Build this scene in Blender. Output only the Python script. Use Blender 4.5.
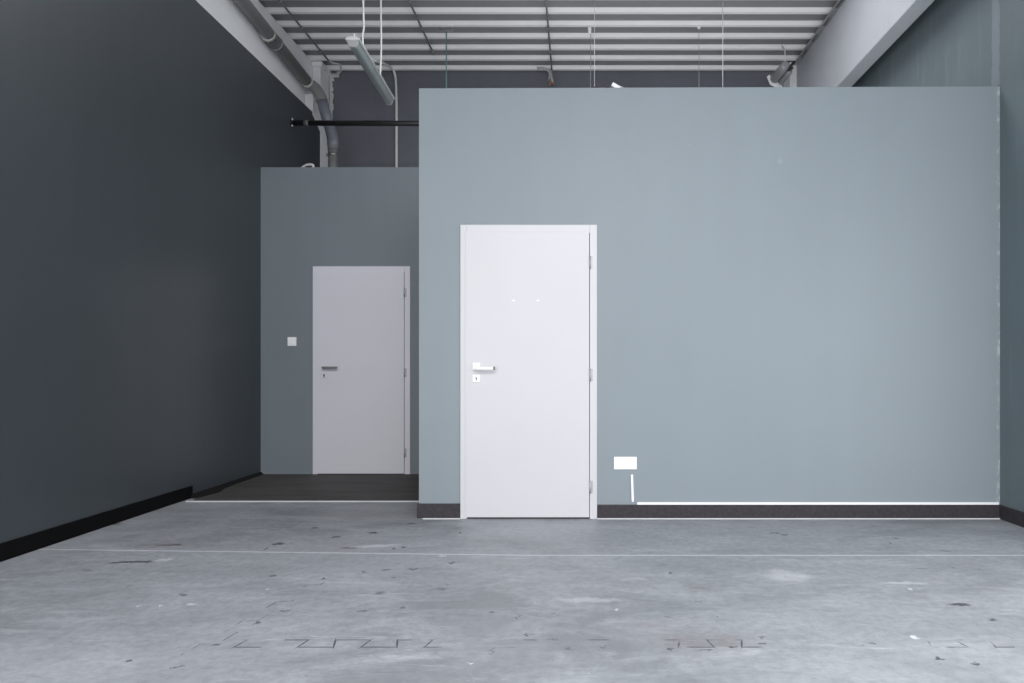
import bpy, bmesh, math, random
from mathutils import Vector, Matrix

for o in list(bpy.data.objects):
    bpy.data.objects.remove(o, do_unlink=True)
S = bpy.context.scene
C = S.collection
random.seed(4)
PI = math.pi

# ------------------------------------------------------------------ camera, sky, daylight, exposure
EYE = 1.04                                    # lens height above the floor
F = 690.0                                     # focal length in pixels of a 1024 wide frame
VX, VY = 580.0, 368.0                         # where the lines running into the room meet
cam = bpy.data.cameras.new('camera')
cam.sensor_width = 36.0
cam.lens = F / 1024 * 36
cam.shift_x = -(VX - 512) / 1024
cam.shift_y = (VY - 341.5) / 1024
cam.clip_start = 0.02
camo = bpy.data.objects.new('camera', cam)
C.objects.link(camo)
camo.location = (0, 0, EYE)
camo.rotation_euler = (PI / 2, 0, 0)
S.camera = camo

w = bpy.data.worlds.new('overcast_sky')
S.world = w
w.use_nodes = True
w.node_tree.nodes['Background'].inputs['Color'].default_value = (0.9, 0.95, 1.0, 1)
w.node_tree.nodes['Background'].inputs['Strength'].default_value = 0.35

def area(name, loc, rot, sx, sy, power, col):
    l = bpy.data.lights.new(name, 'AREA')
    l.shape = 'RECTANGLE'; l.size = sx; l.size_y = sy
    l.energy = power; l.color = col
    o = bpy.data.objects.new(name, l); C.objects.link(o)
    o.location = loc; o.rotation_euler = rot
    return o
# overcast daylight: glazed shopfront behind the camera, added unseen fill lights low on the right and left and in the roof,
# and an added unseen roof strip light over the boxed-in rooms
area('shopfront_daylight', (-0.1, -5.93, 2.3), (PI / 2 + 0.1, 0, 0), 5.6, 4.2, 190, (1.0, 0.995, 1.0))
area('side_fill', (2.93, 1.1, 1.30), (PI / 2, 0, PI / 2), 5.0, 2.2, 76, (1.0, 0.995, 1.0))  # unseen side fill, added to light the floor and lower walls
area('left_fill', (-3.16, -3.2, 1.45), (PI / 2, 0, -PI / 2), 4.6, 2.2, 260, (1.0, 0.995, 1.0))  # unseen fill, added to lift the right end of the partition
area('roof_fill', (0.2, -3.2, 4.72), (0, 0, 0), 5.2, 4.8, 860, (1.0, 0.995, 1.0))  # unseen overhead fill, added to brighten the floor
area('roof_strip_fill', (0.45, 5.75, 4.88), (0, 0, 0), 3.0, 1.1, 66, (1.0, 0.995, 1.0))  # unseen strip, added to brighten beams, columns and deck ribs

vs = S.view_settings
vs.view_transform = 'Standard'
vs.look = 'None'
vs.gamma = 1.0
vs.use_curve_mapping = False
vs.exposure = 0.0

# ------------------------------------------------------------------ helpers
def P(x, y, d):
    """world point at distance d seen at photo position x, y"""
    return Vector(((x - VX) / F * d, d, EYE + (VY - y) / F * d))

def rgb(r, g, b):
    f = lambda c: (c / 255 / 12.92) if c / 255 <= 0.04045 else ((c / 255 + 0.055) / 1.055) ** 2.4
    return (f(r), f(g), f(b), 1.0)

class Mat:
    def __init__(s, name, rough=0.6, metal=0.0, spec=0.5):
        s.m = bpy.data.materials.new(name); s.m.use_nodes = True
        s.nt = s.m.node_tree; s.b = s.nt.nodes['Principled BSDF']
        s.b.inputs['Roughness'].default_value = rough
        s.b.inputs['Metallic'].default_value = metal
        s.b.inputs['Specular IOR Level'].default_value = spec
    def n(s, t, **kw):
        nd = s.nt.nodes.new(t)
        for k, v in kw.items(): setattr(nd, k, v)
        return nd
    def l(s, a, b): s.nt.links.new(a, b)
    def pos(s):
        return s.n('ShaderNodeNewGeometry').outputs['Position']
    def mapped(s, vec, loc=(0, 0, 0), rot=(0, 0, 0), scale=(1, 1, 1), kind='POINT'):
        m = s.n('ShaderNodeMapping', vector_type=kind)
        m.inputs['Location'].default_value = loc
        m.inputs['Rotation'].default_value = rot
        m.inputs['Scale'].default_value = scale
        s.l(vec, m.inputs['Vector']); return m.outputs[0]
    def noise(s, vec, scale=5, detail=4, rough=0.55, dist=0.0):
        n = s.n('ShaderNodeTexNoise')
        n.inputs['Scale'].default_value = scale; n.inputs['Detail'].default_value = detail
        n.inputs['Roughness'].default_value = rough; n.inputs['Distortion'].default_value = dist
        s.l(vec, n.inputs['Vector']); return n.outputs['Fac']
    def maprange(s, v, a, b, c=0.0, d=1.0, smooth=False):
        n = s.n('ShaderNodeMapRange')
        if smooth: n.interpolation_type = 'SMOOTHSTEP'
        for i, x in zip((1, 2, 3, 4), (a, b, c, d)): n.inputs[i].default_value = x
        s.l(v, n.inputs[0]); return n.outputs[0]
    def math(s, op, a, b=None, clamp=False):
        n = s.n('ShaderNodeMath', operation=op, use_clamp=clamp)
        for i, x in enumerate((a, b)):
            if x is None: continue
            if isinstance(x, (int, float)): n.inputs[i].default_value = x
            else: s.l(x, n.inputs[i])
        return n.outputs[0]
    def mix(s, fac, a, b, blend='MIX'):
        n = s.n('ShaderNodeMix', data_type='RGBA', blend_type=blend)
        ins = n.inputs
        for sock, x in ((ins[0], fac), (ins[6], a), (ins[7], b)):
            if isinstance(x, (int, float)): sock.default_value = x
            elif isinstance(x, tuple): sock.default_value = x
            else: s.l(x, sock)
        return n.outputs[2]
    def color(s, c):
        if isinstance(c, tuple): s.b.inputs['Base Color'].default_value = c
        else: s.l(c, s.b.inputs['Base Color'])
    def bump(s, h, strength=0.2, dist=0.01):
        b = s.n('ShaderNodeBump'); b.inputs['Strength'].default_value = strength
        b.inputs['Distance'].default_value = dist
        s.l(h, b.inputs['Height']); s.l(b.outputs[0], s.b.inputs['Normal'])

def scl(c, k): return (c[0] * k, c[1] * k, c[2] * k, 1.0)

def plain(name, c, rough=0.5, metal=0.0, spec=0.5, var=0.06, scale=6):
    m = Mat(name, rough, metal, spec)
    f = m.maprange(m.noise(m.pos(), scale, 5), 0.3, 0.7)
    m.color(m.mix(f, scl(c, 1 - var), scl(c, 1 + var)))
    return m.m

def paint(name, c, rough=0.55, spec=0.4, var=0.05, streak=0.05, extra=None):
    """rolled wall paint: broad cloudiness plus faint vertical roller lanes"""
    m = Mat(name, rough, 0, spec)
    p = m.pos()
    f1 = m.maprange(m.noise(p, 0.9, 4, 0.6), 0.3, 0.7)
    f2 = m.maprange(m.noise(m.mapped(p, scale=(5, 5, 0.35)), 1.2, 3, 0.6), 0.35, 0.65)
    c1 = m.mix(f1, scl(c, 1 - var), scl(c, 1 + var))
    k = 1 + streak
    col = m.mix(f2, c1, m.mix(1.0, c1, (k, k, k, 1), 'MULTIPLY'))
    if extra: col = extra(m, p, col)
    m.color(col)
    m.bump(m.noise(p, 90, 3), 0.06, 0.004)
    return m.m

def add_box(bm, x0, y0, z0, x1, y1, z1, mat=None):
    vs_ = [bm.verts.new((x, y, z)) for x in (x0, x1) for y in (y0, y1) for z in (z0, z1)]
    a = vs_
    for q in ((0, 1, 3, 2), (4, 6, 7, 5), (0, 4, 5, 1), (2, 3, 7, 6), (0, 2, 6, 4), (1, 5, 7, 3)):
        bm.faces.new([a[i] for i in q])
    if mat is not None:
        bmesh.ops.transform(bm, matrix=mat, verts=a)
    return a

def add_prism(bm, prof, frame):
    """closed 2D outline prof [(u, v)] extruded between the two frames (origin, u axis, v axis)"""
    rings = []
    for o, u, v in frame:
        rings.append([bm.verts.new(Vector(o) + Vector(u) * a + Vector(v) * b) for a, b in prof])
    n = len(prof)
    for r0, r1 in zip(rings, rings[1:]):
        for i in range(n):
            bm.faces.new((r0[i], r0[(i + 1) % n], r1[(i + 1) % n], r1[i]))
    bm.faces.new(list(reversed(rings[0]))); bm.faces.new(rings[-1])

def smooth_path(pts, k=6):
    pts = [Vector(p) for p in pts]
    out = []
    for i in range(len(pts) - 1):
        p0 = pts[max(i - 1, 0)]; p1 = pts[i]; p2 = pts[i + 1]; p3 = pts[min(i + 2, len(pts) - 1)]
        for j in range(k):
            t = j / k
            out.append(0.5 * ((2 * p1) + (p2 - p0) * t + (2 * p0 - 5 * p1 + 4 * p2 - p3) * t * t
                              + (3 * p1 - p0 - 3 * p2 + p3) * t ** 3))
    out.append(pts[-1]); return out

def add_tube(bm, pts, r, n=12, cap=True):
    pts = [Vector(p) for p in pts]
    rs = r if isinstance(r, (list, tuple)) else [r] * len(pts)
    t = (pts[1] - pts[0]).normalized()
    ref = Vector((0, 0, 1)) if abs(t.z) < 0.9 else Vector((1, 0, 0))
    u = t.cross(ref).normalized()
    rings = []
    for i, p in enumerate(pts):
        if i == 0: t = (pts[1] - pts[0])
        elif i == len(pts) - 1: t = pts[-1] - pts[-2]
        else: t = (pts[i] - pts[i - 1]).normalized() + (pts[i + 1] - pts[i]).normalized()
        t.normalize()
        u = (u - t * u.dot(t)).normalized(); v = t.cross(u)
        rings.append([bm.verts.new(p + (u * math.cos(a) + v * math.sin(a)) * rs[i])
                      for a in [2 * PI * k / n for k in range(n)]])
    for a, b in zip(rings, rings[1:]):
        for i in range(n):
            f = bm.faces.new((a[i], a[(i + 1) % n], b[(i + 1) % n], b[i])); f.smooth = True
    if cap:
        bm.faces.new(list(reversed(rings[0]))); bm.faces.new(rings[-1])

def obj(name, bm, m, parent=None, bevel=0.0, label=None):
    bmesh.ops.recalc_face_normals(bm, faces=bm.faces[:])
    me = bpy.data.meshes.new(name); bm.to_mesh(me); bm.free()
    me.materials.append(m)
    o = bpy.data.objects.new(name, me); C.objects.link(o)
    if parent:
        o.parent = parent
        o.matrix_parent_inverse = parent.matrix_basis.inverted()
    if bevel:
        b = o.modifiers.new('bevel', 'BEVEL'); b.width = bevel; b.segments = 2
        b.limit_method = 'ANGLE'; b.angle_limit = 0.6
    if label: o['label'] = label
    return o

def tag(o, label, cat, group=None, kind=None):
    o['label'] = label; o['category'] = cat
    if group: o['group'] = group
    if kind: o['kind'] = kind
    return o

def thing(name, label, cat, loc, group=None, kind=None):
    o = bpy.data.objects.new(name, None); C.objects.link(o)
    o.location = loc; o.empty_display_size = 0.1
    return tag(o, label, cat, group, kind)

def boxobj(name, b, m, parent=None, bevel=0.0):
    bm = bmesh.new()
    for q in (b if isinstance(b, list) else [b]): add_box(bm, *q)
    return obj(name, bm, m, parent, bevel)

# ------------------------------------------------------------------ plan (metres)
XL, XR = -3.114, 2.90          # side walls
YF, YR, YB = 4.765, 6.73, 8.55 # front partition, recessed partition, back wall
XP = -1.112                    # left end of the front partition
ZC = EYE + 3.67                # underside of the roof deck
ZP, ZQ = 2.975, 2.998          # tops of the two partitions
YW, YD = -6.0, -0.8                      # shopfront wall behind the camera

# ------------------------------------------------------------------ materials
M = {}
M['left'] = paint('charcoal_paint', rgb(64, 70, 75), 0.38, 0.6, 0.05, 0.06)
def right_extra(m, p, col):
    f = m.maprange(m.noise(m.mapped(p, scale=(1, 6, 0.5)), 2.2, 5, 0.7), 0.56, 0.75)
    col = m.mix(m.math('MULTIPLY', f, 0.25), col, rgb(150, 160, 168))
    sx = m.n('ShaderNodeSeparateXYZ'); m.l(p, sx.inputs[0])
    wob = m.math('MULTIPLY', m.noise(p, 14, 3), 0.03)
    y = m.math('ADD', sx.outputs[1], wob)
    a = m.math('LESS_THAN', m.math('ABSOLUTE', m.math('SUBTRACT', y, 4.83)), 0.045)
    z = m.math('GREATER_THAN', m.math('ADD', sx.outputs[2], wob), 3.02)
    return m.mix(m.math('MULTIPLY', m.math('MULTIPLY', a, z), 0.5), col, rgb(140, 147, 158))
M['right'] = paint('grey_blue_dark_paint', rgb(101, 113, 119), 0.55, 0.4, 0.08, 0.08, right_extra)
def front_extra(m, p, col):
    sx = m.n('ShaderNodeSeparateXYZ'); m.l(p, sx.inputs[0])
    near = m.maprange(sx.outputs[0], 2.872, 2.892)
    f = m.maprange(m.noise(m.mapped(p, scale=(1, 1, 0.6)), 24, 5, 0.75), 0.52, 0.62)
    col = m.mix(m.math('MULTIPLY', m.math('MULTIPLY', near, f), 0.5), col, rgb(205, 208, 212))      # chipped paint in the corner
    g = m.maprange(m.noise(m.mapped(p, loc=(2, 0, 5), scale=(1, 1, 1)), 7, 2), 0.765, 0.80)
    return m.mix(m.math('MULTIPLY', g, 0.25), col, rgb(175, 182, 188))
M['front'] = paint('grey_blue_paint', rgb(135, 145, 152), 0.5, 0.4, 0.025, 0.02, front_extra)
M['recess'] = paint('slate_paint', rgb(119, 128, 134), 0.55, 0.4, 0.04, 0.03)
M['back'] = paint('dark_slate_paint', rgb(106, 109, 117), 0.6, 0.3, 0.10, 0.05)
M['door'] = plain('white_door_lacquer', rgb(204, 204, 208), 0.35, 0, 0.5, 0.01, 2)
M['doorgrey'] = plain('pale_lavender_lacquer', rgb(216, 215, 223), 0.35, 0, 0.5, 0.01, 2)
M['frame'] = plain('white_frame_lacquer', rgb(231, 231, 236), 0.35, 0, 0.5, 0.01, 2)
M['concrete'] = plain('concrete_lightened', rgb(238, 239, 242), 0.7, 0, 0.3, 0.05, 3)  # left beam and columns, colour lightened to make up for weak light
M['beamright'] = plain('concrete_toned_down', rgb(176, 180, 187), 0.75, 0, 0.3, 0.04, 3)  # same concrete, colour darkened to offset strong light on the right beam
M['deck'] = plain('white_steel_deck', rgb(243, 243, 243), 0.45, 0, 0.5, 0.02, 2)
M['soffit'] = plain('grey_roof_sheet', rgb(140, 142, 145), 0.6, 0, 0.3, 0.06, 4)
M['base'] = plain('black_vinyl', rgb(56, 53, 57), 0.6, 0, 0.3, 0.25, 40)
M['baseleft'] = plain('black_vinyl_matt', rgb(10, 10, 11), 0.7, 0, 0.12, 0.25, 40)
M['whitestrip'] = plain('white_plastic', rgb(244, 245, 248), 0.4, 0, 0.5, 0.01)
M['plate'] = plain('white_switch_plastic', rgb(246, 246, 248), 0.35, 0, 0.5, 0.01)
M['pipe'] = plain('grey_drain_pipe', rgb(132, 132, 133), 0.4, 0, 0.5, 0.06, 8)
M['pipeblue'] = plain('blue_grey_drain_pipe', rgb(122, 126, 136), 0.4, 0, 0.5, 0.05, 8)
M['seal'] = plain('pale_pipe_ring', rgb(205, 203, 196), 0.5)
M['steel'] = plain('brushed_steel', rgb(178, 178, 176), 0.35, 1.0, 0.5, 0.05, 30)
M['hinge'] = plain('grey_hinge_steel', rgb(176, 176, 180), 0.4, 0.3, 0.5, 0.03, 30)
M['darkmetal'] = plain('dull_dark_steel', rgb(104, 106, 108), 0.5, 0.2, 0.5, 0.1, 20)
M['conduit'] = plain('dull_grey_steel', rgb(128, 129, 131), 0.5, 0.0, 0.5, 0.1, 20)
M['blackpipe'] = plain('black_enamel_tube', rgb(30, 30, 33), 0.4, 0, 0.5, 0.1, 10)
M['lever'] = plain('satin_nickel', rgb(120, 120, 122), 0.4, 0.5)
M['leverwhite'] = plain('bright_white_lever', rgb(244, 244, 246), 0.25)
M['dark'] = plain('black_hole', rgb(12, 12, 13), 0.8)
M['cable'] = plain('white_cable', rgb(228, 228, 226), 0.5)
M['greycable'] = plain('pale_grey_cable', rgb(175, 178, 180), 0.5)
M['teal'] = plain('grey_green_cable', rgb(112, 138, 142), 0.5)
M['wire'] = plain('thin_steel_wire', rgb(150, 153, 156), 0.5, 0.0)
M['lampbody'] = plain('white_lamp_metal', rgb(226, 228, 230), 0.4)
M['diffuser'] = plain('grey_lamp_cover', rgb(140, 150, 154), 0.3)
M['galv'] = plain('galvanised_steel', rgb(150, 153, 156), 0.45, 0.3, 0.5, 0.1, 25)
M['plaster'] = plain('raw_white_plaster', rgb(205, 205, 204), 0.9, 0, 0.2, 0.12, 30)
M['copper'] = plain('bare_wire_ends', rgb(150, 118, 96), 0.5)

# ------------------------------------------------------------------ floor
OFFS = (1.0, 5.0)  # noise shifted so paler tone makes up for weak light on the far floor
def floor_material():
    m = Mat('worn_grey_concrete', 0.5, 0, 0.5)
    p = m.pos()
    ox, oy = OFFS
    n1 = m.noise(m.mapped(p, loc=(ox, oy, 0), rot=(0, 0, 0.35), scale=(0.7, 1.0, 1)), 0.75, 6, 0.62, 0.7)
    n2 = m.noise(m.mapped(p, loc=(oy, 0, 0), rot=(0, 0, -0.45), scale=(0.8, 1.7, 1)), 2.4, 7, 0.68, 0.8)
    n3 = m.noise(p, 22, 6, 0.75)
    base = m.mix(m.maprange(n1, 0.34, 0.64), rgb(128, 132, 137), rgb(163, 167, 173))
    base = m.mix(m.maprange(n2, 0.42, 0.66, 0, 0.65), base, rgb(178, 182, 188))
    base = m.mix(m.maprange(n3, 0.40, 0.75, 0, 0.5), base, rgb(104, 107, 112))
    # pale swirls of the float
    n4 = m.noise(m.mapped(p, rot=(0, 0, -0.5), scale=(0.45, 2.6, 1)), 3.0, 7, 0.72, 1.8)
    base = m.mix(m.maprange(n4, 0.58, 0.72, 0, 0.45), base, rgb(204, 207, 212))
    n6 = m.noise(m.mapped(p, loc=(4, 9, 0), rot=(0, 0, 0.4), scale=(0.5, 4.0, 1)), 4.2, 6, 0.75, 1.4)
    base = m.mix(m.maprange(n6, 0.62, 0.72, 0, 0.4), base, rgb(208, 211, 215))
    # faint dark drags
    n5 = m.noise(m.mapped(p, rot=(0, 0, -0.3), scale=(0.9, 4.0, 1)), 3.4, 7, 0.75, 1.0)
    base = m.mix(m.maprange(n5, 0.60, 0.72, 0, 0.5), base, rgb(92, 95, 99))
    # small ragged scuffs, denser on the left
    n7 = m.noise(m.mapped(p, loc=(1, 3, 0), rot=(0, 0, 0.2), scale=(1.0, 2.0, 1)), 9.0, 5, 0.7, 0.8)
    base = m.mix(m.maprange(n7, 0.69, 0.74, 0, 0.55), base, rgb(70, 72, 76))
    # fine specks
    vo = m.n('ShaderNodeTexVoronoi', feature='F1'); vo.inputs['Scale'].default_value = 5.5
    m.l(m.mapped(p, scale=(1, 1.6, 1)), vo.inputs['Vector'])
    sp = m.maprange(vo.outputs['Distance'], 0.02, 0.045, 1, 0)
    gate = m.maprange(m.noise(p, 1.7, 2), 0.5, 0.6)
    base = m.mix(m.math('MULTIPLY', m.math('MULTIPLY', sp, gate), 0.55), base, rgb(70, 71, 74))
    # stains with a place of their own
    wv = m.n('ShaderNodeVectorMath', operation='MULTIPLY_ADD')
    nz = m.n('ShaderNodeTexNoise'); nz.inputs['Scale'].default_value = 34; nz.inputs['Detail'].default_value = 4
    m.l(p, nz.inputs['Vector'])
    m.l(nz.outputs['Color'], wv.inputs[0]); wv.inputs[1].default_value = (0.075, 0.075, 0)
    su = m.n('ShaderNodeVectorMath', operation='SUBTRACT'); m.l(p, su.inputs[0]); su.inputs[1].default_value = (0.0375, 0.0375, 0)
    m.l(su.outputs[0], wv.inputs[2])
    pw = wv.outputs[0]
    state = [None]
    def spots(lst, lo=0.45):
        acc = None
        for (x, y, hw, hh, k, *rot) in lst:
            d = F * EYE / (y - VY); sx_ = (x - VX) / F * d
            rx = hw / F * d; ry = hh * d * d / (F * EYE)
            src = pw
            if state[0] is not None:          # hand the running mask on, so that the marks are worked through one after another
                cm = m.n('ShaderNodeVectorMath', operation='MULTIPLY_ADD')
                m.l(state[0], cm.inputs[0]); cm.inputs[1].default_value = (1e-6, 1e-6, 0); m.l(pw, cm.inputs[2])
                src = cm.outputs[0]
            v = m.mapped(src, loc=(sx_, d, 0), rot=(0, 0, rot[0] if rot else 0), scale=(rx, max(ry, 0.006), 1), kind='TEXTURE')
            le = m.n('ShaderNodeVectorMath', operation='LENGTH'); m.l(v, le.inputs[0])
            f = m.maprange(le.outputs['Value'], lo, 1.15, k, 0, True)
            acc = f if acc is None else m.math('MAXIMUM', acc, f)
            state[0] = acc
        return acc
    brown = [(699, 588, 14, 5, .45), (684, 640, 40, 14, .35), (725, 641, 26, 16, .4), (655, 625, 50, 8, .25), (330, 548, 90, 6, .18), (170, 545, 60, 5, .3), (360, 515, 80, 7, .25)]
    base = m.mix(spots(brown, 0.0), base, rgb(120, 112, 108))
    dark = [(133, 562, 27, 1.4, .75, .10), (130, 660, 4.5, 1.8, .8), (116, 524, 6, 1.2, .6), (170, 545, 16, 1, .6),
            (278, 544, 9, 1.4, .8, .3), (314, 528, 4.5, 1.2, .8, .4), (373, 532.6, 5, 1.3, .8), (336, 537, 4, 1, .7), (265, 549, 1.6, 1, .8),
            (403, 547, 5, 1, .85), (394, 548.4, 2, 1, .8), (350, 548, 10, .9, .6), (272, 576, 3.5, 1, .7), (323, 579, 3.5, 1, .7),
            (452, 563, 3, 1.3, .8), (393, 578, 2, 1, .8), (460, 532.6, 1.6, 1, .8), (492, 612.6, 3.5, 1.4, .8), (363, 611, 7, 1, .65),
            (380, 593, 7, 2, .45), (414, 569, 7, 1.2, .6, .3), (386, 570, 6, 1, .6), (363, 572, 3, 1.4, .6), (258, 622.7, 4, 1.5, .7, .5),
            (285, 611, 6, 1.6, .5, .6), (412, 523.5, 4.5, 1.2, .75, 1.0), (528, 634.6, 4, 1.2, .75), (518, 617, 1.3, 3.5, .7),
            (671, 573, 1.5, 1.2, .85), (669, 648.5, 4, 1.2, .85), (732, 646.5, 6, 1.2, .85), (705, 650, 9, .8, .7), (605, 647, 1.6, 1.1, .85),
            (763, 644, 4.5, 1.6, .7), (762, 637, 7, 1.4, .5), (493, 651, 1.2, 4, .6), (718, 616.7, 2.4, 1.2, .6), (959, 604.5, 13, 1.8, .8, -.12),
            (897, 538.5, 2, 1, .8), (889, 543, 1.2, 1, .7), (940, 659, 3, 1.6, .85), (975, 663.5, 2, 1.3, .85), (993, 620, 5, 1.4, .7, -.4),
            (950, 567, 1.6, 1, .8), (870, 644, 5, 1, .7), (863, 645, 2, 1, .7), (946, 551, 4, 1.6, .35, .9), (553, 640, 8, .8, .5), (570, 649, 5, .8, .5),
            (774, 533, 6, .8, .7), (785, 535, 3, .8, .6), (785, 576.5, 1.5, 1, .6), (178, 667, 5, 1.4, .6, .4), (215, 645, 6, 1, .6), (183, 595, 6, 1, .6), (402, 608, 4, .8, .5),
            (440, 589, 6, .8, .5), (447, 585, 4, .8, .5), (700, 602, 5, 1, .35)]
    base = m.mix(spots(dark), base, rgb(46, 47, 50))
    white = [(589.5, 673, 1.5, 1.1, .9), (469, 663.4, 2.2, .9, .9), (915, 637.5, 4.5, 2, .95, .3), (267.6, 589.4, 1.8, .9, .9), (161, 606, 3.5, 1, .85),
             (617, 609.5, 2.6, .8, .7), (138, 606, 1.2, .8, .7), (192, 604, 4, 1, .5), (375, 546, 26, 1.6, .4, .25), (163, 560, 10, 2, .45, .5), (905, 583, 26, 1.6, .35), (910, 589, 3, 1, .6),
             (790, 577, 26, 6, .3), (780, 572, 14, 3, .3), (590, 600, 40, 3, .25), (442, 556, 5, .8, .7)]
    base = m.mix(spots(white), base, rgb(222, 224, 228))
    # straight joint across the room and the outline left by interlocking mats
    sx = m.n('ShaderNodeSeparateXYZ'); m.l(p, sx.inputs[0])
    X, Y = sx.outputs[0], sx.outputs[1]
    bend = m.math('MULTIPLY', m.math('MAXIMUM', m.math('SUBTRACT', -0.25, X), 0.0), 0.045)
    dj = m.math('ABSOLUTE', m.math('SUBTRACT', Y, m.math('ADD', bend, 3.83)))
    j = m.maprange(dj, 0.006, 0.013, 0.62, 0)
    base = m.mix(j, base, rgb(216, 218, 222))
    wave = m.math('SINE', m.math('ADD', m.math('MULTIPLY', X, 2 * PI / 0.2365), 5.77))
    over = m.math('MULTIPLY', m.math('SUBTRACT', Y, 2.605), 0.35 / 0.034)          # tabs wider at their heads
    sq = m.math('MAXIMUM', m.math('MINIMUM', m.math('MULTIPLY', m.math('ADD', wave, over), 6.0), 1.0), -1.0)
    line = m.math('ADD', m.math('MULTIPLY', sq, 0.034), 2.605)
    dl = m.math('ABSOLUTE', m.math('SUBTRACT', Y, line))
    wd = m.math('ADD', m.math('MULTIPLY', m.math('LESS_THAN', m.math('ABSOLUTE', sq), 0.98), 0.016), 0.0038)
    pz = m.math('LESS_THAN', dl, wd)
    gap = m.math('MAXIMUM', m.maprange(m.noise(p, 3.4, 3, 0.6), 0.50, 0.56), m.math('LESS_THAN', m.math('ABSOLUTE', m.math('ADD', X, 0.93)), 0.2))
    span = m.math('MULTIPLY', m.math('GREATER_THAN', X, -1.5), m.math('LESS_THAN', X, 0.75))
    span2 = m.math('MULTIPLY', m.math('GREATER_THAN', X, 1.30), m.math('LESS_THAN', X, 1.62))
    base = m.mix(m.math('MULTIPLY', m.math('MULTIPLY', pz, gap), m.math('MULTIPLY', m.math('MAXIMUM', span, span2), 0.85)), base, rgb(48, 50, 53))
    wave2 = m.math('SINE', m.math('MULTIPLY', Y, 2 * PI / 0.2365))
    sq2 = m.math('MAXIMUM', m.math('MINIMUM', m.math('MULTIPLY', wave2, 10.0), 1.0), -1.0)
    line2 = m.math('ADD', m.math('MULTIPLY', sq2, 0.030), m.math('ADD', m.math('MULTIPLY', Y, 0.17), -1.84))
    pz2 = m.math('LESS_THAN', m.math('ABSOLUTE', m.math('SUBTRACT', X, line2)), m.math('ADD', m.math('MULTIPLY', m.math('LESS_THAN', m.math('ABSOLUTE', sq2), 0.98), 0.02), 0.003))
    in2 = m.math('MULTIPLY', m.math('GREATER_THAN', Y, 2.5), m.math('LESS_THAN', Y, 3.35))
    gap2 = m.maprange(m.noise(m.mapped(p, loc=(3, 1, 0)), 5.0, 3, 0.6), 0.46, 0.53)
    base = m.mix(m.math('MULTIPLY', m.math('MULTIPLY', pz2, in2), m.math('MULTIPLY', gap2, 0.7)), base, rgb(60, 62, 65))
    m.color(base)
    m.bump(m.noise(p, 18, 6, 0.7), 0.06, 0.01)
    r = m.maprange(n2, 0.3, 0.7, 0.42, 0.58); m.l(r, m.b.inputs['Roughness'])
    return m.m

o = boxobj('floor', (-3.7, YW - 0.3, -0.12, XR + 0.3, 8.75, 0.0), floor_material())
tag(o, 'worn grey concrete floor with scuffs and a pale straight joint', 'floor', kind='structure')

def screed_material():
    m = Mat('dark_brown_screed', 0.7, 0, 0.3)
    p = m.pos()
    a = m.mix(m.maprange(m.noise(m.mapped(p, scale=(0.7, 3, 1)), 2.4, 5, 0.65), 0.35, 0.65), rgb(66, 64, 64), rgb(84, 81, 79))
    a = m.mix(m.maprange(m.noise(m.mapped(p, rot=(0, 0, 0.3), scale=(0.6, 6, 1)), 3.2, 5, 0.7), 0.66, 0.72, 0, 0.35), a, rgb(150, 148, 146))
    m.color(a); m.bump(m.noise(p, 25, 5), 0.15, 0.01)
    return m.m
bm = bmesh.new()
edge = [(-3.02, 5.375), (-3.05, 5.50), (-3.03, 5.62), (-3.02, 5.75), (-3.06, 5.9), (-3.07, 6.05), (-3.09, 6.25), (-3.10, 6.45), (-3.115, YR - 0.001)]
out = edge + [(XP + 0.001, YR - 0.001), (XP + 0.001, 5.36)]
bot = [bm.verts.new((x, y, 0.0)) for x, y in out]; top = [bm.verts.new((x, y, 0.006)) for x, y in out]
bm.faces.new(top); bm.faces.new(list(reversed(bot)))
for i in range(len(out)):
    k = (i + 1) % len(out); bm.faces.new((bot[i], bot[k], top[k], top[i]))
o = obj('floor_recess', bm, screed_material())
tag(o, 'dark brown patch of floor in front of the recessed door', 'floor', kind='structure')
bm = bmesh.new()
inn = [(x + random.uniform(0.01, 0.035), y) for x, y in edge[1:]]
for (xa_, ya_), (xb_, yb_) in zip(inn, inn[1:]):
    v = [bm.verts.new(q) for q in ((XL, ya_, 0.0), (xa_, ya_, 0.0), (xb_, yb_, 0.0), (XL, yb_, 0.0), (XL, ya_, 0.03), (xa_, ya_, 0.008), (xb_, yb_, 0.008), (XL, yb_, 0.03))]
    for q in ((0, 1, 2, 3), (7, 6, 5, 4), (4, 5, 1, 0), (5, 6, 2, 1), (6, 7, 3, 2), (7, 4, 0, 3)): bm.faces.new([v[i] for i in q])
bmesh.ops.remove_doubles(bm, verts=bm.verts[:], dist=1e-5)
obj('dark_gap_strip', bm, plain('black_gap_tone', rgb(24, 23, 24), 0.8, 0, 0.2, 0.4, 30), o, label='black strip for the dark gap along the left wall')  # near-black strip paints the dark crevice between wall and screed
bm = bmesh.new()
add_box(bm, -3.06, 5.352, 0.0, XP, 5.374, 0.008)
o = obj('trim_1', bm, plain('pale_edge_strip', rgb(196, 197, 199), 0.5))
tag(o, 'thin pale edging strip between grey floor and dark recess floor', 'trim', kind='structure')

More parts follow.
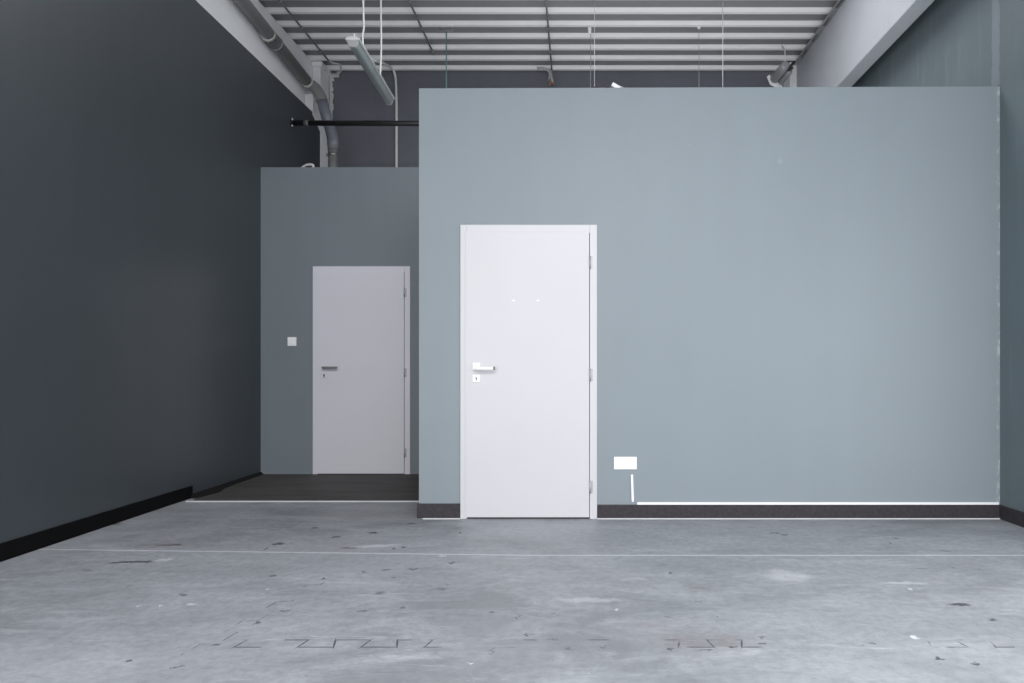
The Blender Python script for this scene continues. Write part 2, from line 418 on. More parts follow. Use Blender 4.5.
# ------------------------------------------------------------------ walls
o = boxobj('wall_left', [(XL - 0.08, -0.8, 0, XL, YB, EYE + 2.98), (XL - 0.08, YW, 0, XL, -5.6, EYE + 2.98), (XL - 0.08, -5.6, 0, XL, -0.8, 0.3), (XL - 0.08, -5.6, 2.6, XL, -0.8, EYE + 2.98), (XL - 0.6, -0.8, 0, XL - 0.42, YB + 0.1, ZC + 0.35)], M['left'])
tag(o, 'tall dark charcoal painted wall on the left', 'wall', kind='structure')
o = boxobj('wall_right', [(XR, 3.9, 0, XR + 0.2, YB + 0.1, ZC + 0.35), (XR, YW, 0, XR + 0.2, -1.6, ZC + 0.35), (XR, -1.6, 2.5, XR + 0.2, 3.9, ZC + 0.35), (XR, -1.6, 0, XR + 0.2, 3.9, 0.15)], M['right'])
tag(o, 'dark grey blue streaky wall on the right', 'wall', kind='structure')
o = boxobj('wall_back', (XL - 0.6, YB, 0, XR + 0.2, YB + 0.2, ZC + 0.35), M['back'])
tag(o, 'dark slate back wall seen above both partitions', 'wall', kind='structure')
# shopfront behind the camera: solid around one wide opening
o = boxobj('wall_rear', [(XL - 0.6, YW - 0.2, 0, -2.95, YW, ZC + 0.35), (2.75, YW - 0.2, 0, XR + 0.2, YW, ZC + 0.35),
                         (-2.95, YW - 0.2, 4.5, 2.75, YW, ZC + 0.35), (-2.95, YW - 0.2, 0, 2.75, YW, 0.1)], M['left'])
tag(o, 'charcoal shopfront wall with a wide glazed opening', 'wall', kind='structure')

def door_geo(front, s, fx0, fx1, fy0, lx0, lx1, ly0):
    X = lambda x: (x - VX) / s
    Z = lambda y: EYE + (VY - y) / s
    return dict(f0=X(fx0), f1=X(fx1), ft=Z(fy0), l0=X(lx0), l1=X(lx1), lt=Z(ly0))
D1 = door_geo(YF, 144.8, 460.6, 597.0, 225.0, 465.6, 589.2, 231.8)
D2 = door_geo(YR, 102.5, 313.2, 410.4, 266.5, 316.8, 404.4, 271.2)

# front partition: box room, its door opening left free
bm = bmesh.new()
T = 0.12
x0, x1 = D1['f0'] + 0.02, D1['f1'] - 0.02
def slab(bm, xa, xb, za, zta, ztb, y0, y1):
    vs_ = [bm.verts.new(q) for q in ((xa, y0, za), (xb, y0, za), (xb, y0, ztb), (xa, y0, zta), (xa, y1, za), (xb, y1, za), (xb, y1, ztb), (xa, y1, zta))]
    for q in ((0, 1, 2, 3), (5, 4, 7, 6), (4, 0, 3, 7), (1, 5, 6, 2), (3, 2, 6, 7), (4, 5, 1, 0)):
        bm.faces.new([vs_[i] for i in q])
zt = lambda x: 2.971 + (x - XP) * 0.0034
slab(bm, XP, x0, 0, zt(XP), zt(x0), YF, YF + T)
slab(bm, x0, x1, D1['ft'] - 0.02, zt(x0), zt(x1), YF, YF + T)
slab(bm, x1, XR, 0, zt(x1), zt(XR), YF, YF + T)
add_box(bm, XP, YF + T, 0, XP + T, YB, 2.93)
rf = bmesh.new(); add_box(rf, XP + T, YF + T, 2.84, XR, YB, 2.90)
o = obj('wall_front', bm, M['front'])
tag(o, 'large light grey blue partition wall around the nearer white door', 'wall', kind='structure')
bm = bmesh.new()
x0, x1 = D2['f0'] + 0.02, D2['f1'] - 0.02
slab(bm, XL, x0, 0, ZQ, ZQ, YR, YR + T)
slab(bm, x0, x1, D2['ft'] - 0.02, ZQ, ZQ, YR, YR + T)
slab(bm, x1, XP, 0, ZQ, ZQ, YR, YR + T)
add_box(rf, XL, YR + T, 2.84, XP, YB, 2.90)
o = obj('wall_recess', bm, M['recess'])
tag(o, 'darker slate recessed partition wall around the farther door', 'wall', kind='structure')

o = obj('ceiling_boxes', rf, plain('pale_bounce_lid', rgb(240, 240, 238), 0.8, 0, 0.3))  # unseen lid, made pale to bounce light up to the deck
tag(o, 'pale lid over the two boxed-in rooms', 'ceiling', kind='structure')

# ------------------------------------------------------------------ roof deck: trapezoidal steel sheet, ribs running across the room
pitch, low, web, H = 0.2715, 0.045, 0.020, 0.038
bm = bmesh.new()
xa, xb = XL - 0.45, XR + 0.02
runs = [[(8.56, H), (8.53, H)], []]          # two runs of sheet, an added unseen opening for the roof strip light between them
y = 8.515
while y > YD:
    if y > 6.45: runs[0] += [(y, 0), (y - low, 0), (y - low - web, H), (y - pitch + web, H)]
    elif y < 5.2: runs[1] += [(y, 0), (y - low, 0), (y - low - web, H), (y - pitch + web, H)]
    y -= pitch
for prof in runs:
    ra = [bm.verts.new((xa, a, ZC + b)) for a, b in prof]; rb = [bm.verts.new((xb, a, ZC + b)) for a, b in prof]
    ra2 = [bm.verts.new((xa, a, ZC + b + 0.012)) for a, b in prof]; rb2 = [bm.verts.new((xb, a, ZC + b + 0.012)) for a, b in prof]
    for i in range(len(prof) - 1):
        f = bm.faces.new((ra[i], ra[i + 1], rb[i + 1], rb[i]))
        (ya, za), (yb_, zb_) = prof[i], prof[i + 1]
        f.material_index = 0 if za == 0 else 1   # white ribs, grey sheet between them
        bm.faces.new((ra2[i], rb2[i], rb2[i + 1], ra2[i + 1]))
        bm.faces.new((ra[i], ra2[i], ra2[i + 1], ra[i + 1])); bm.faces.new((rb[i], rb[i + 1], rb2[i + 1], rb2[i]))
    bm.faces.new((ra[0], rb[0], rb2[0], ra2[0])); bm.faces.new((ra[-1], ra2[-1], rb2[-1], rb[-1]))
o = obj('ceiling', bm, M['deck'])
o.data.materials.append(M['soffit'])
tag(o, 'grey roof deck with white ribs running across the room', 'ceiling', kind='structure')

# ------------------------------------------------------------------ beams and columns
XBL, XBR = -3.207, 2.60
o = boxobj('beam', (XBL - 0.22, YD, EYE + 2.84, XBL, 8.50, ZC - 0.001), M['concrete'], None, 0.008)
tag(o, 'pale concrete beam above the dark left wall', 'beam', kind='structure')
o = boxobj('beam', (XBR, YW, EYE + 2.845, 2.75, 8.50, ZC - 0.001), M['beamright'], None, 0.008)
tag(o, 'pale concrete beam on the right under the roof deck', 'beam', kind='structure')
o = boxobj('column', [(-3.205, 8.27, 0, -3.11, YB, ZC - 0.03), (-3.205, 8.25, ZC - 0.06, -3.085, YB, ZC - 0.002)], M['concrete'], None, 0.004)
bm = bmesh.new()
add_prism(bm, [(8.03, 3.19), (8.03, 2.95), (8.271, 2.83), (8.271, 3.19)], [((-3.205, 0, EYE), (0, 1, 0), (0, 0, 1)), ((-3.105, 0, EYE), (0, 1, 0), (0, 0, 1))])
obj('corbel', bm, M['concrete'], o, 0.004)
tag(o, 'pale concrete column behind the grey drain pipe', 'column', kind='structure')
o = boxobj('column', (2.515, 8.27, 2.9, 2.599, YB, ZC - 0.002), M['concrete'], None, 0.004)
tag(o, 'pale concrete column under the far end of the right beam', 'column', kind='structure')

# ragged raw plaster where column meets the back wall
def ragged(x0, x1, z0, z1, y, n=26, depth=0.012):
    bm = bmesh.new(); L = []; R = []
    for i in range(n + 1):
        z = z0 + (z1 - z0) * i / n
        r = x1 + random.uniform(-0.4, 0.55) * (x1 - x0) * (0.4 + 0.6 * i / n)
        L.append((x0, z)); R.append((max(r, x0 + 0.006), z))
    front = [[bm.verts.new((a, y - depth, z)) for a, z in (l, r)] + [bm.verts.new((r[0], y, r[1]))] for l, r in zip(L, R)]
    for a, b in zip(front, front[1:]):
        bm.faces.new((a[0], a[1], b[1], b[0])); bm.faces.new((a[1], a[2], b[2], b[1]))
    return bm
bm = ragged(-3.10, -3.062, EYE + 3.06, EYE + 3.60, YB)
add_box(bm, -3.10, YB - 0.014, EYE + 3.60, -2.985, YB, EYE + 3.645)
add_box(bm, -3.01, YB - 0.014, EYE + 3.645, -2.975, YB, EYE + 3.67)
o = obj('trim_2', bm, M['plaster'])
tag(o, 'ragged white plaster edge beside the left concrete column', 'trim', kind='structure')
bm = bmesh.new(); add_box(bm, 2.445, 8.50, 2.9, 2.475, YB, EYE + 3.46); add_box(bm, 2.438, 8.495, EYE + 3.43, 2.488, YB, EYE + 3.47)
o = obj('trim_3', bm, M['plaster'])
tag(o, 'narrow pale upright strip beside the right concrete column', 'trim', kind='structure')

# ------------------------------------------------------------------ baseboards
zb = 0.1
def baseboard(name, boxes, label, m=M['base']):
    o = boxobj(name, boxes, m, None, 0.003)
    return tag(o, label, 'baseboard', kind='structure')
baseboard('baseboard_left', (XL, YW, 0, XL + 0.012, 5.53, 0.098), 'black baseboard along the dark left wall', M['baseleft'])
baseboard('baseboard_front', [(D1['f1'] + 0.001, YF - 0.012, 0.006, XR, YF, 0.097)], 'long black baseboard right of the nearer white door')
baseboard('baseboard_front', [(XP - 0.012, YF - 0.012, 0.006, D1['f0'] - 0.001, YF, 0.105), (XP - 0.012, YF, 0.006, XP, YR, 0.105)],
          'short black baseboard piece left of the nearer white door')
baseboard('baseboard_right', (XR - 0.012, YW, 0.0, XR, YF - 0.012, 0.098), 'black baseboard along the right wall')
bm = bmesh.new(); add_box(bm, D1['f1'] + 0.001, YF - 0.02, 0, XR - 0.012, YF, 0.006); add_box(bm, XP + 0.03, YF - 0.02, 0, D1['f0'] - 0.001, YF, 0.006)
o = obj('trim_4', bm, plain('pale_floor_seal', rgb(215, 216, 220), 0.5))
tag(o, 'thin pale sealant line under the black baseboard of the front partition', 'trim', kind='structure')
# white strips on the wall
bm = bmesh.new(); add_box(bm, (637 - VX) / 144.8, YF - 0.011, 0.0975, XR - 0.012, YF, 0.114)
o = obj('cable_duct', bm, M['whitestrip'], None, 0.002)
tag(o, 'long thin white strip running along the top of the black baseboard', 'strip')
bm = bmesh.new()
add_prism(bm, [(-0.008, 0), (0.008, 0), (0.008, 0.01), (-0.008, 0.01)],
          [((0.3640, YF, 0.117), (1, 0, 0), (0, -1, 0)), ((0.3584, YF, 0.305), (1, 0, 0), (0, -1, 0))])
o = obj('cable_duct', bm, M['whitestrip'], None, 0.002)
tag(o, 'short upright white strip on the wall below the double socket', 'strip')

# ------------------------------------------------------------------ doors
def make_door(name, front, s, D, label, hinge_y, lever_m, rosette_m, key_y, hx, hy, lev, lever_end=None, leaf_m=M['door']):
    root = thing(name, label, 'door', ((D['f0'] + D['f1']) / 2, front, 0), kind='structure')
    bpy.context.view_layer.update()
    f0, f1, ft, l0, l1, lt = (D[k] for k in ('f0', 'f1', 'ft', 'l0', 'l1', 'lt'))
    bm = bmesh.new()
    pr = 0.012
    # casing: face, step down to the leaf, lining through the wall
    for a, b in ((f0, l0 + 0.010), (l1 + 0.004, f1)):
        add_box(bm, a, front - pr, 0, b, front + 0.118, ft)
    add_box(bm, l0 + 0.010, front - pr, lt - 0.010, l1 + 0.004, front + 0.118, ft)
    obj('door_frame', bm, leaf_m, root, 0.002)
    bm = bmesh.new()
    add_box(bm, l0, front - pr - 0.004, 0.012, l1, front - pr - 0.0005, lt)      # lip lying over the casing
    add_box(bm, l0 + 0.0115, front - pr - 0.0005, 0.012, l1, front + 0.036, lt - 0.0115)
    leaf = obj('door_leaf', bm, leaf_m, root, 0.0012)
    bm = bmesh.new(); add_box(bm, l0, front + 0.004, 0.0, l1, front + 0.1, 0.011)
    obj('under_door_dark', bm, M['dark'], root)  # near-black box paints the dark gap under the leaf
    fy = front - pr - 0.004
    for y in hinge_y:
        z = EYE + (VY - y) / s
        bm = bmesh.new()
        add_tube(bm, [(l1 + 0.006, fy - 0.004, z - 0.042), (l1 + 0.006, fy - 0.004, z + 0.042)], 0.0075, 12)
        add_box(bm, l1 + 0.006, fy + 0.0015, z - 0.042, l1 + 0.026, fy + 0.0045, z + 0.042)
        h = obj('hinge', bm, M['hinge'], root)
    # handle: square rosette, neck, flat lever with rounded return
    X = lambda x, q=0.0: (x - VX) / F * (fy - q)
    Z = lambda y, q=0.0: EYE + (VY - y) / F * (fy - q)
    hr = 0.0255
    cx, cz = X(hx), Z(hy)
    bm = bmesh.new(); add_box(bm, cx - hr, fy - 0.009, cz - hr, cx + hr, fy, cz + hr)
    hd = obj('door_handle', bm, rosette_m, root, 0.002)
    lx, lz = X(lev[0], 0.055), Z(lev[1], 0.055)
    cx_ = X(lev[2], 0.055)
    bm = bmesh.new()
    add_tube(bm, [(cx, fy - 0.008, lz), (cx, fy - 0.05, lz)], 0.0095, 14)
    add_box(bm, cx_, fy - 0.062, lz - 0.0105, lx, fy - 0.046, lz + 0.0105)
    obj('lever', bm, lever_m, hd, 0.003)
    if lever_end:
        bm = bmesh.new(); add_box(bm, lx - 0.001, fy - 0.0625, lz - 0.011, lx + 0.012, fy - 0.0455, lz + 0.011)
        obj('lever_cap', bm, lever_end, hd, 0.003)
    kz = Z(key_y); kk = 1.0 if s > 120 else 1.6
    bm = bmesh.new(); add_box(bm, cx - hr, fy - 0.008, kz - hr, cx + hr, fy, kz + hr)
    kp = obj('keyhole_plate', bm, rosette_m, root, 0.002)
    bm = bmesh.new()
    add_tube(bm, [(cx, fy - 0.0086, kz + 0.004), (cx, fy - 0.0078, kz + 0.004)], 0.0052 * kk, 12)
    add_box(bm, cx - 0.0028 * kk, fy - 0.0086, kz - 0.013 * kk, cx + 0.0028 * kk, fy - 0.0078, kz + 0.004)
    obj('keyhole', bm, M['dark'], kp)
    return root, leaf, fy
d1, leaf1, fy1 = make_door('door_1', YF, 144.8, D1, 'larger white door in the light front partition with white lever handle',
                     (262.8, 374.8, 486.5), M['leverwhite'], M['plate'], 378.5, 476.4, 366.4, (493.3, 368.2, 475.5), M['lever'])
d2, leaf2, fy2 = make_door('door_2', YR, 102.5, D2, 'smaller white door in the dark recess with grey lever handle',
                     (292.5, 372.7, 452.6), M['lever'], M['doorgrey'], 375.4, 324.3, 367.6, (337.0, 367.6, 322.2), None, M['doorgrey'])
# small adhesive dabs left on the nearer leaf
for x in (513.5, 538.0):
    q = P(x, 300.5, fy1)
    bm = bmesh.new()
    bmesh.ops.create_uvsphere(bm, u_segments=10, v_segments=6, radius=1, matrix=Matrix.Translation((q.x, fy1, q.z)) @ Matrix.Diagonal((0.012, 0.0025, 0.006, 1)))
    obj('adhesive_dab', bm, M['whitestrip'], leaf1, label='small white adhesive dab')

# ------------------------------------------------------------------ switch and socket
q = P(292.2, 341.6, YR)
t = thing('light_switch', 'small square white light switch left of the farther door', 'light switch', (q.x, YR, q.z)); bpy.context.view_layer.update()
boxobj('switch_plate', (q.x - 0.043, YR - 0.009, q.z - 0.043, q.x + 0.043, YR, q.z + 0.043), M['plate'], t, 0.003)
for a, b in ((-0.029, -0.0008), (0.0008, 0.029)):
    boxobj('rocker', (q.x + a, YR - 0.013, q.z - 0.029, q.x + b, YR - 0.008, q.z + 0.029), M['plate'], t, 0.0015)
q = P(625.3, 463.0, YF)
t = thing('power_socket', 'white double power socket on the front partition right of the nearer door', 'power socket', (q.x, YF, q.z)); bpy.context.view_layer.update()
boxobj('socket_plate', (q.x - 0.079, YF - 0.009, q.z - 0.0435, q.x + 0.079, YF, q.z + 0.0435), M['plate'], t, 0.003)
for dx in (-0.037, 0.037):
    bm = bmesh.new()
    # recessed round cup: rim ring with a sunk bottom
    add_tube(bm, [(q.x + dx, YF - 0.0085, q.z), (q.x + dx, YF - 0.0115, q.z)], 0.024, 28)
    so = obj('socket_outlet', bm, M['plate'], t)
    bm = bmesh.new()
    for hx in (-0.0085, 0.0085):
        add_tube(bm, [(q.x + dx + hx, YF - 0.0119, q.z), (q.x + dx + hx, YF - 0.011, q.z)], 0.0022, 8)
    obj('contact_holes', bm, plain('pale_orange_shutter', rgb(214, 180, 140), 0.5), so)

# ------------------------------------------------------------------ drain pipe along the left beam
t = thing('drain_pipe', 'grey drain pipe along the left beam bending down beside the concrete column', 'drain pipe', P(333.5, 167, 7.95) - Vector((0, 0, 0.4)))
bpy.context.view_layer.update()
B = P(239.5, 0, 6.36); E = P(309.5, 84.5, 7.95)
dirn = (E - B).normalized()
start = B - dirn * 2.6
start.x = -3.125
bm = bmesh.new(); add_tube(bm, [start, E], 0.061, 20); obj('pipe_run', bm, M['pipe'], t)
# coupling on the run, with a pale ring and a clamp
k = (E - B).length
c0 = B + dirn * (k * 0.36)
bm = bmesh.new()
add_tube(bm, [c0, c0 + dirn * 0.015, c0 + dirn * 0.02, c0 + dirn * 0.16, c0 + dirn * 0.165, c0 + dirn * 0.19], [0.071, 0.074, 0.071, 0.071, 0.076, 0.072], 20)
cp = obj('coupling', bm, M['darkmetal'], t)
bm = bmesh.new(); add_tube(bm, [c0 - dirn * 0.022, c0 + dirn * 0.004], 0.0735, 20); obj('coupling_ring', bm, M['seal'], cp)
bm = bmesh.new()
add_tube(bm, [c0 + dirn * 0.15, c0 + dirn * 0.17], 0.0765, 20)
mid = c0 + dirn * 0.16
add_box(bm, XBL, mid.y - 0.012, mid.z - 0.012, mid.x, mid.y + 0.012, mid.z + 0.012)
obj('pipe_clamp', bm, M['galv'], t)
bm = bmesh.new(); add_tube(bm, [E - dirn * 0.09, E - dirn * 0.05], 0.067, 20); obj('coupling_ring', bm, M['seal'], t)
# first bend, sloping length, second bend, upright
G = P(320.5, 97, 7.93); Hh = P(331.5, 133, 7.90); V0 = P(332.9, 141, 7.89); V1 = Vector((V0.x, V0.y, 2.903))
bm = bmesh.new(); add_tube(bm, smooth_path([E, E + (G - E) * 0.55 + Vector((0.0, 0.0, 0.03)), G, G + (Hh - G) * 0.12], 5), 0.066, 20); obj('pipe_bend', bm, M['pipe'], t)
bm = bmesh.new(); add_tube(bm, [G, Hh], 0.061, 20); obj('pipe_slope', bm, M['pipeblue'], t)
bm = bmesh.new(); add_tube(bm, smooth_path([Hh + (G - Hh) * 0.08, Hh, V0, V0 - Vector((0, 0, 0.06))], 5), 0.063, 20); obj('pipe_bend', bm, M['pipeblue'], t)
bm = bmesh.new(); add_tube(bm, [V0 - Vector((0, 0, 0.02)), V1], 0.052, 20)
zr = EYE + (VY - 155) / F * V0.y
obj('pipe_upright', bm, M['pipe'], t)
bm = bmesh.new(); add_tube(bm, [(V0.x, V0.y, zr - 0.012), (V0.x, V0.y, zr + 0.012)], 0.057, 20)
add_box(bm, V0.x - 0.075, V0.y - 0.01, zr - 0.012, V0.x - 0.05, V0.y + 0.01, zr + 0.012)
obj('pipe_clamp', bm, M['steel'], t)
bm = bmesh.new(); add_tube(bm, [(V0.x, V0.y, zr + 0.06), (V0.x, V0.y, zr + 0.16)], 0.058, 20); obj('coupling', bm, M['pipe'], t)

# ------------------------------------------------------------------ black tube from left wall to the front room
yb = 7.45
t = thing('wall_tube', 'black horizontal tube fixed to the left wall above the recess', 'tube', (XL, yb, EYE + 2.64)); bpy.context.view_layer.update()
zt_ = EYE + (VY - 123.4) / F * yb
bm = bmesh.new(); add_tube(bm, [(XL + 0.01, yb, zt_ + 0.004), (XP + 0.3, yb, zt_ - 0.004)], 0.029, 16); obj('tube', bm, M['blackpipe'], t)
bm = bmesh.new(); add_tube(bm, [(XL, yb, zt_ + 0.004), (XL + 0.012, yb, zt_ + 0.004)], 0.05, 18)
fl = obj('flange', bm, M['blackpipe'], t)
for dz in (0.038, -0.032):
    bm = bmesh.new()
    add_tube(bm, [(XL + 0.008, yb - 0.02, zt_ + dz), (XL + 0.02, yb - 0.02, zt_ + dz)], 0.011, 10)
    obj('bolt', bm, M['plaster'], fl)
bm = bmesh.new(); xq = (306 - VX) / F * yb
add_tube(bm, [(xq - 0.02, yb, zt_ + 0.003), (xq + 0.03, yb, zt_ + 0.003)], 0.0315, 16); obj('collar', bm, M['darkmetal'], t)

# ------------------------------------------------------------------ hanging linear lamp (left)
near = P(352.5, 41, 6.05); far = P(389, 100.5, 7.34)
t = thing('strip_light', 'unlit grey strip light hanging on white cables under the roof deck', 'strip light', (near + far) / 2); bpy.context.view_layer.update()
ax = (far - near).normalized(); rt = ax.cross(Vector((0, 0, 1))).normalized(); up = rt.cross(ax).normalized()
pr_ = [(-0.050, 0.012), (0.050, 0.012), (0.034, -0.040), (0.022, -0.052), (-0.022, -0.052), (-0.034, -0.040)]
bm = bmesh.new(); add_prism(bm, pr_, [(near + ax * 0.03, rt, up), (far - ax * 0.03, rt, up)]); obj('diffuser', bm, M['diffuser'], t, 0.004)
bm = bmesh.new(); add_prism(bm, [(-0.066, 0.012), (0.066, 0.012), (0.062, 0.026), (0.03, 0.042), (-0.03, 0.042), (-0.062, 0.026)], [(near, rt, up), (far, rt, up)])
obj('lamp_tray', bm, M['lampbody'], t, 0.002)
for p0, p1 in ((near, near + ax * 0.03), (far - ax * 0.03, far)):
    bm = bmesh.new(); add_prism(bm, [(a * 1.04, b) for a, b in pr_], [(p0, rt, up), (p1, rt, up)]); obj('end_cap', bm, M['greycable'], t, 0.003)
bm = bmesh.new(); hk = near + ax * 0.05 + up * 0.04
add_tube(bm, [hk, hk + Vector((0, 0, 0.05))], 0.006, 8); obj('hook', bm, M['lampbody'], t)

def cable(name, pts, r, m, label, cat='cable', group=None, smooth=True, n=8):
    bm = bmesh.new(); add_tube(bm, smooth_path(pts) if smooth else pts, r, n)
    return tag(obj(name, bm, m), label, cat, group)
top = lambda v: Vector((v.x, v.y, ZC + 0.0))
a = P(363.0, 47.5, 6.25)
cable('hanging_cable', [Vector((a.x - 0.005, a.y, ZC + 0.005)), P(363.5, 15, 6.25), P(363.8, 28, 6.25), P(362.6, 36, 6.25), a], 0.0085, M['cable'],
      'left white cable holding up the strip light')
a = P(380.2, 75.5, 6.62)
cable('hanging_cable', [Vector((a.x + 0.005, a.y, ZC + 0.005)), P(381.0, 20, 6.62), P(381.2, 50, 6.62), a], 0.0085, M['cable'],
      'right white cable holding up the strip light')
# supply cable from lamp, arching over to the back wall and straight down it
cable('supply_cable', [P(367, 60, 6.62), P(374, 60.5, 7.2), P(383, 63, 7.9), P(391, 67.5, 8.40), P(394.5, 73, 8.53), P(396.0, 84, 8.530), P(396.5, 110, 8.530), P(396.5, 140, 8.530), Vector((P(396.5, 160, 8.530).x, 8.53, 2.905))],
      0.0155, M['cable'], 'pale cable arching from the strip light and down the back wall')

# ------------------------------------------------------------------ conduits under the roof deck
def conduit(pts, r, m, label, clips, name='conduit'):
    t = thing(name, label, 'conduit', pts[0]); bpy.context.view_layer.update()
    bm = bmesh.new(); add_tube(bm, pts, r, 10); obj('conduit_tube', bm, m, t)
    a, b = Vector(pts[0]), Vector(pts[1])
    for k in clips:
        p = a.lerp(b, k)
        bm = bmesh.new()
        add_tube(bm, [p - Vector((0, 0.012, 0)), p + Vector((0, 0.012, 0))], r + 0.006, 10)
        add_box(bm, p.x - 0.005, p.y - 0.005, p.z, p.x + 0.005, p.y + 0.005, ZC)
        obj('conduit_clip', bm, M['galv'], t)
    return t
zc = ZC - 0.022
def yclips(a, b, y0=7.1):
    out = []; y = 8.49
    while y > 5.6:
        k = (y - a[1]) / (b[1] - a[1])
        if 0.02 < k < 0.98: out.append(k)
        y -= 0.543
    return out
a, b = (-2.98, 4.0, zc), (-2.985, 8.2, zc)
t = conduit([a, b], 0.010, M['conduit'], 'thin dark conduit under the roof deck near the left beam', yclips(a, b))
bm = bmesh.new(); add_tube(bm, smooth_path([Vector(b), Vector((-2.95, 8.26, zc + 0.0)), Vector((-2.88, 8.28, zc - 0.01)), Vector((-2.87, 8.26, zc - 0.10)), Vector((-2.95, 8.27, zc - 0.13)), Vector((-3.06, 8.24, zc - 0.09))]), 0.010, 8)
obj('cable_loop', bm, M['greycable'], t)
a, b = (-1.69, 4.0, zc), (-1.70, 7.93, zc)
t = conduit([a, b], 0.0095, M['conduit'], 'thin dark conduit under the roof deck right of the strip light', yclips(a, b))
bm = bmesh.new(); add_tube(bm, [(b[0], b[1] - 0.01, zc), (b[0], b[1] + 0.02, zc), (b[0], b[1] + 0.025, zc), (b[0], b[1] + 0.08, zc)], [0.013, 0.016, 0.021, 0.021], 12); obj('nozzle', bm, M['conduit'], t)
a, b = (-0.325, 4.0, zc), (-0.345, 8.46, zc)
t = conduit([a, b], 0.0095, M['conduit'], 'thin dark conduit in mid ceiling ending in loose wires', yclips(a, b))
bm = bmesh.new()
e = Vector(b)
add_tube(bm, smooth_path([P(537, 68.5, 8.44), P(545, 69, 8.44), P(549, 71.5, 8.44), P(549.8, 75, 8.44), P(549.2, 80, 8.44)]), [0.015] * 24 + [0.022], 8)
add_tube(bm, smooth_path([P(550.5, 69, 8.45), P(550.8, 74, 8.43), P(552, 79, 8.42), P(552.6, 82.5, 8.42)]), 0.017, 8)
lw = obj('loose_wires', bm, M['greycable'], t)
bm = bmesh.new()
add_tube(bm, smooth_path([P(552.4, 80, 8.42), P(552.8, 82, 8.42), P(552.9, 84, 8.42)]), 0.014, 8)
add_tube(bm, smooth_path([P(550.2, 81, 8.43), P(549.9, 83, 8.43), P(549.6, 85.2, 8.43)]), 0.017, 8)
obj('wire_ends', bm, M['copper'], lw)

# conduit pair along top of the right beam
t = thing('cable_tray', 'narrow grey cable tray along the top of the right beam', 'cable tray', (XBR - 0.02, 6.0, ZC - 0.03)); bpy.context.view_layer.update()
bm = bmesh.new()
add_box(bm, XBR - 0.012, 2.9, ZC - 0.062, XBR - 0.001, 8.22, ZC - 0.044)
add_box(bm, XBR - 0.052, 2.9, ZC - 0.066, XBR - 0.044, 8.22, ZC - 0.036)
obj('tray_rail', bm, M['galv'], t)
y = 8.1; n = 0
while y > 5.2:
    bm = bmesh.new(); add_box(bm, XBR - 0.05, y - 0.09, ZC - 0.060, XBR - 0.006, y + 0.09, ZC - 0.048); obj('tray_plate', bm, M['galv'], t)
    y -= 0.36
bm = bmesh.new(); add_tube(bm, [(XBR - 0.028, 2.9, ZC - 0.04), (XBR - 0.028, 8.2, ZC - 0.04)], 0.009, 8); obj('tray_cable', bm, M['blackpipe'], t)

# grey spot lamp near the right column
n0 = P(786.0, 64.5, 7.62); f0 = P(774.5, 79, 7.95)
t = thing('spot_lamp', 'grey tubular lamp with pale bracket beside the right column', 'lamp', (n0 + f0) / 2); bpy.context.view_layer.update()
dx = (f0 - n0).normalized(); L_ = (f0 - n0).length
bm = bmesh.new(); add_tube(bm, [n0, n0 + dx * 0.03, f0], [0.035, 0.052, 0.052], 18); obj('lamp_body', bm, M['galv'], t)
r_ = dx.cross(Vector((0, 0, 1))).normalized(); u_ = r_.cross(dx)
bm = bmesh.new(); o2 = r_ * 0.075 - u_ * 0.035
add_tube(bm, [n0 + o2 + dx * 0.06, n0 + o2 + dx * 0.09, f0 + o2], [0.02, 0.034, 0.034], 14); obj('lamp_ballast', bm, M['galv'], t)
bm = bmesh.new()
add_prism(bm, [(-0.085, 0.03), (-0.06, 0.05), (0.02, -0.02), (0.075, -0.02), (0.10, -0.11), (0.02, -0.10), (-0.05, -0.06)],
          [(f0, r_, u_), (f0 + dx * 0.02, r_, u_)])
obj('lamp_bracket', bm, M['lampbody'], t, 0.003)
bm = bmesh.new(); add_tube(bm, smooth_path([n0 + o2, P(787, 70, 7.7), P(790, 66.5, 7.85), P(794, 62.5, 8.0)]), 0.016, 10); obj('lamp_cable', bm, M['blackpipe'], t)
bm = bmesh.new(); add_tube(bm, [n0 + dx * 0.02, Vector((n0.x + 0.02, n0.y + 0.1, ZC - 0.12)), Vector((n0.x + 0.03, n0.y + 0.25, ZC))], 0.006, 8); obj('hanger_rod', bm, M['lampbody'], t)

# ------------------------------------------------------------------ thin lines dropping behind the front partition
zr = 2.9
def drop(x, yd, z1, r, m, label, grp=None):
    X = (x - VX) / F * yd
    return cable('hanging_wire', [Vector((X, yd, z1)), Vector((X, yd, zr))], r, m, label, 'wire', grp, False)
yd = 7.425
bx = (446 - VX) / F * yd
t = thing('wire_hanger', 'small wire hanger holding the grey green wire under the roof deck', 'hanger', (bx, yd, ZC)); bpy.context.view_layer.update()
bm = bmesh.new()
add_tube(bm, [(bx - 0.085, yd, ZC + 0.002), (bx - 0.075, yd, ZC - 0.045), (bx + 0.07, yd, ZC - 0.045), (bx + 0.07, yd, ZC - 0.004), (bx + 0.12, yd, ZC - 0.004)], 0.006, 8)
obj('hanger_loop', bm, M['galv'], t)
drop(446.3, yd, ZC - 0.045, 0.007, M['teal'], 'grey green wire hanging from the small wire hanger')
drop(590.6, 7.43, ZC - 0.06, 0.0028, M['wire'], 'thin wire hanging from the small white ceiling clip')
drop(594.5, 6.72, ZC + 0.03, 0.0024, M['wire'], 'thin wire hanging just right of the small white ceiling clip')
drop(699, 7.43, ZC + 0.0, 0.0026, M['wire'], 'thin wire hanging from the bright ceiling stud')
drop(722.8, 6.72, ZC + 0.03, 0.0036, M['wire'], 'rightmost thin wire dropping behind the front partition')
q = Vector(((589.6 - VX) / F * 7.43, 7.43, ZC))
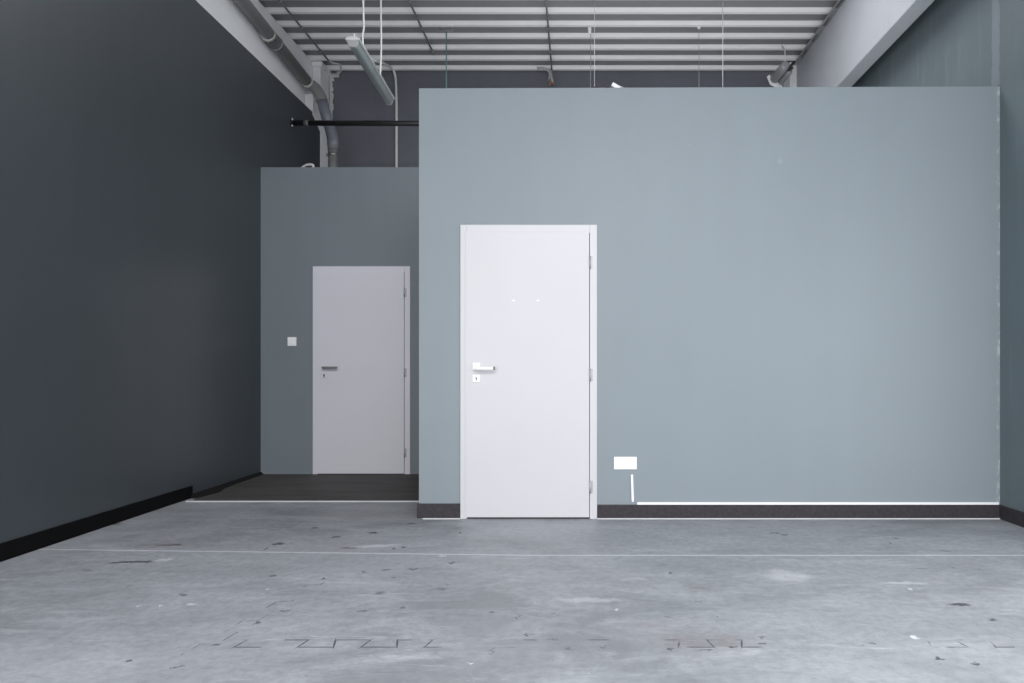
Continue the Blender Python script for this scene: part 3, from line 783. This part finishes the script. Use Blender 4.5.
bm = bmesh.new(); add_tube(bm, [q + Vector((0, 0, 0.0)), q - Vector((0, 0, 0.02)), q - Vector((0, 0, 0.07))], [0.018, 0.02, 0.014], 12)
tag(obj('ceiling_clip', bm, M['plate']), 'small white clip on the underside of the roof deck', 'clip')
q = Vector(((699 - VX) / F * 7.43, 7.43, ZC))
bm = bmesh.new(); add_tube(bm, [q, q - Vector((0, 0, 0.012)), q - Vector((0, 0, 0.02))], [0.018, 0.018, 0.008], 12)
tag(obj('ceiling_stud', bm, M['plate']), 'bright round stud where a thin wire leaves the roof deck', 'stud')

# things lying on top of the partitions
cx, cz = (618.5 - VX) / F * 4.83, zt(0.25)
t = thing('cable_connector', 'white connector lying tilted on top of the front partition', 'connector', (cx, 4.83, cz)); bpy.context.view_layer.update()
bm = bmesh.new()
R_ = Matrix.Translation((cx - 0.018, 4.83, cz + 0.031)) @ Matrix.Rotation(math.radians(30), 4, 'Y')
add_box(bm, -0.032, -0.02, -0.014, 0.05, 0.02, 0.014, R_); obj('connector_body', bm, M['plate'], t, 0.004)
bm = bmesh.new(); add_box(bm, 0.03, -0.022, -0.002, 0.052, 0.022, 0.0165, R_); obj('connector_latch', bm, M['greycable'], t, 0.002)
cable('loose_cable', [Vector((-0.02, 4.84, cz + 0.007)), Vector((0.07, 4.835, cz + 0.024)), Vector((0.15, 4.83, cz + 0.036)), Vector((0.215, 4.83, cz + 0.026)), Vector((0.235, 4.83, cz + 0.022))], 0.0055, M['blackpipe'],
      'black cable lying on top of the front partition beside the white connector')
q = P(308, 166.5, YR + 0.06)
bm = bmesh.new()
add_tube(bm, smooth_path([Vector((q.x - 0.06, q.y, ZQ + 0.012)), Vector((q.x - 0.02, q.y, ZQ + 0.036)), Vector((q.x + 0.02, q.y, ZQ + 0.043)), Vector((q.x + 0.05, q.y, ZQ + 0.036)), Vector((q.x + 0.05, q.y, ZQ + 0.012))]), 0.012, 10)
tag(obj('hose_offcut', bm, M['plaster']), 'short pale curved offcut lying on top of the recessed partition', 'offcut')
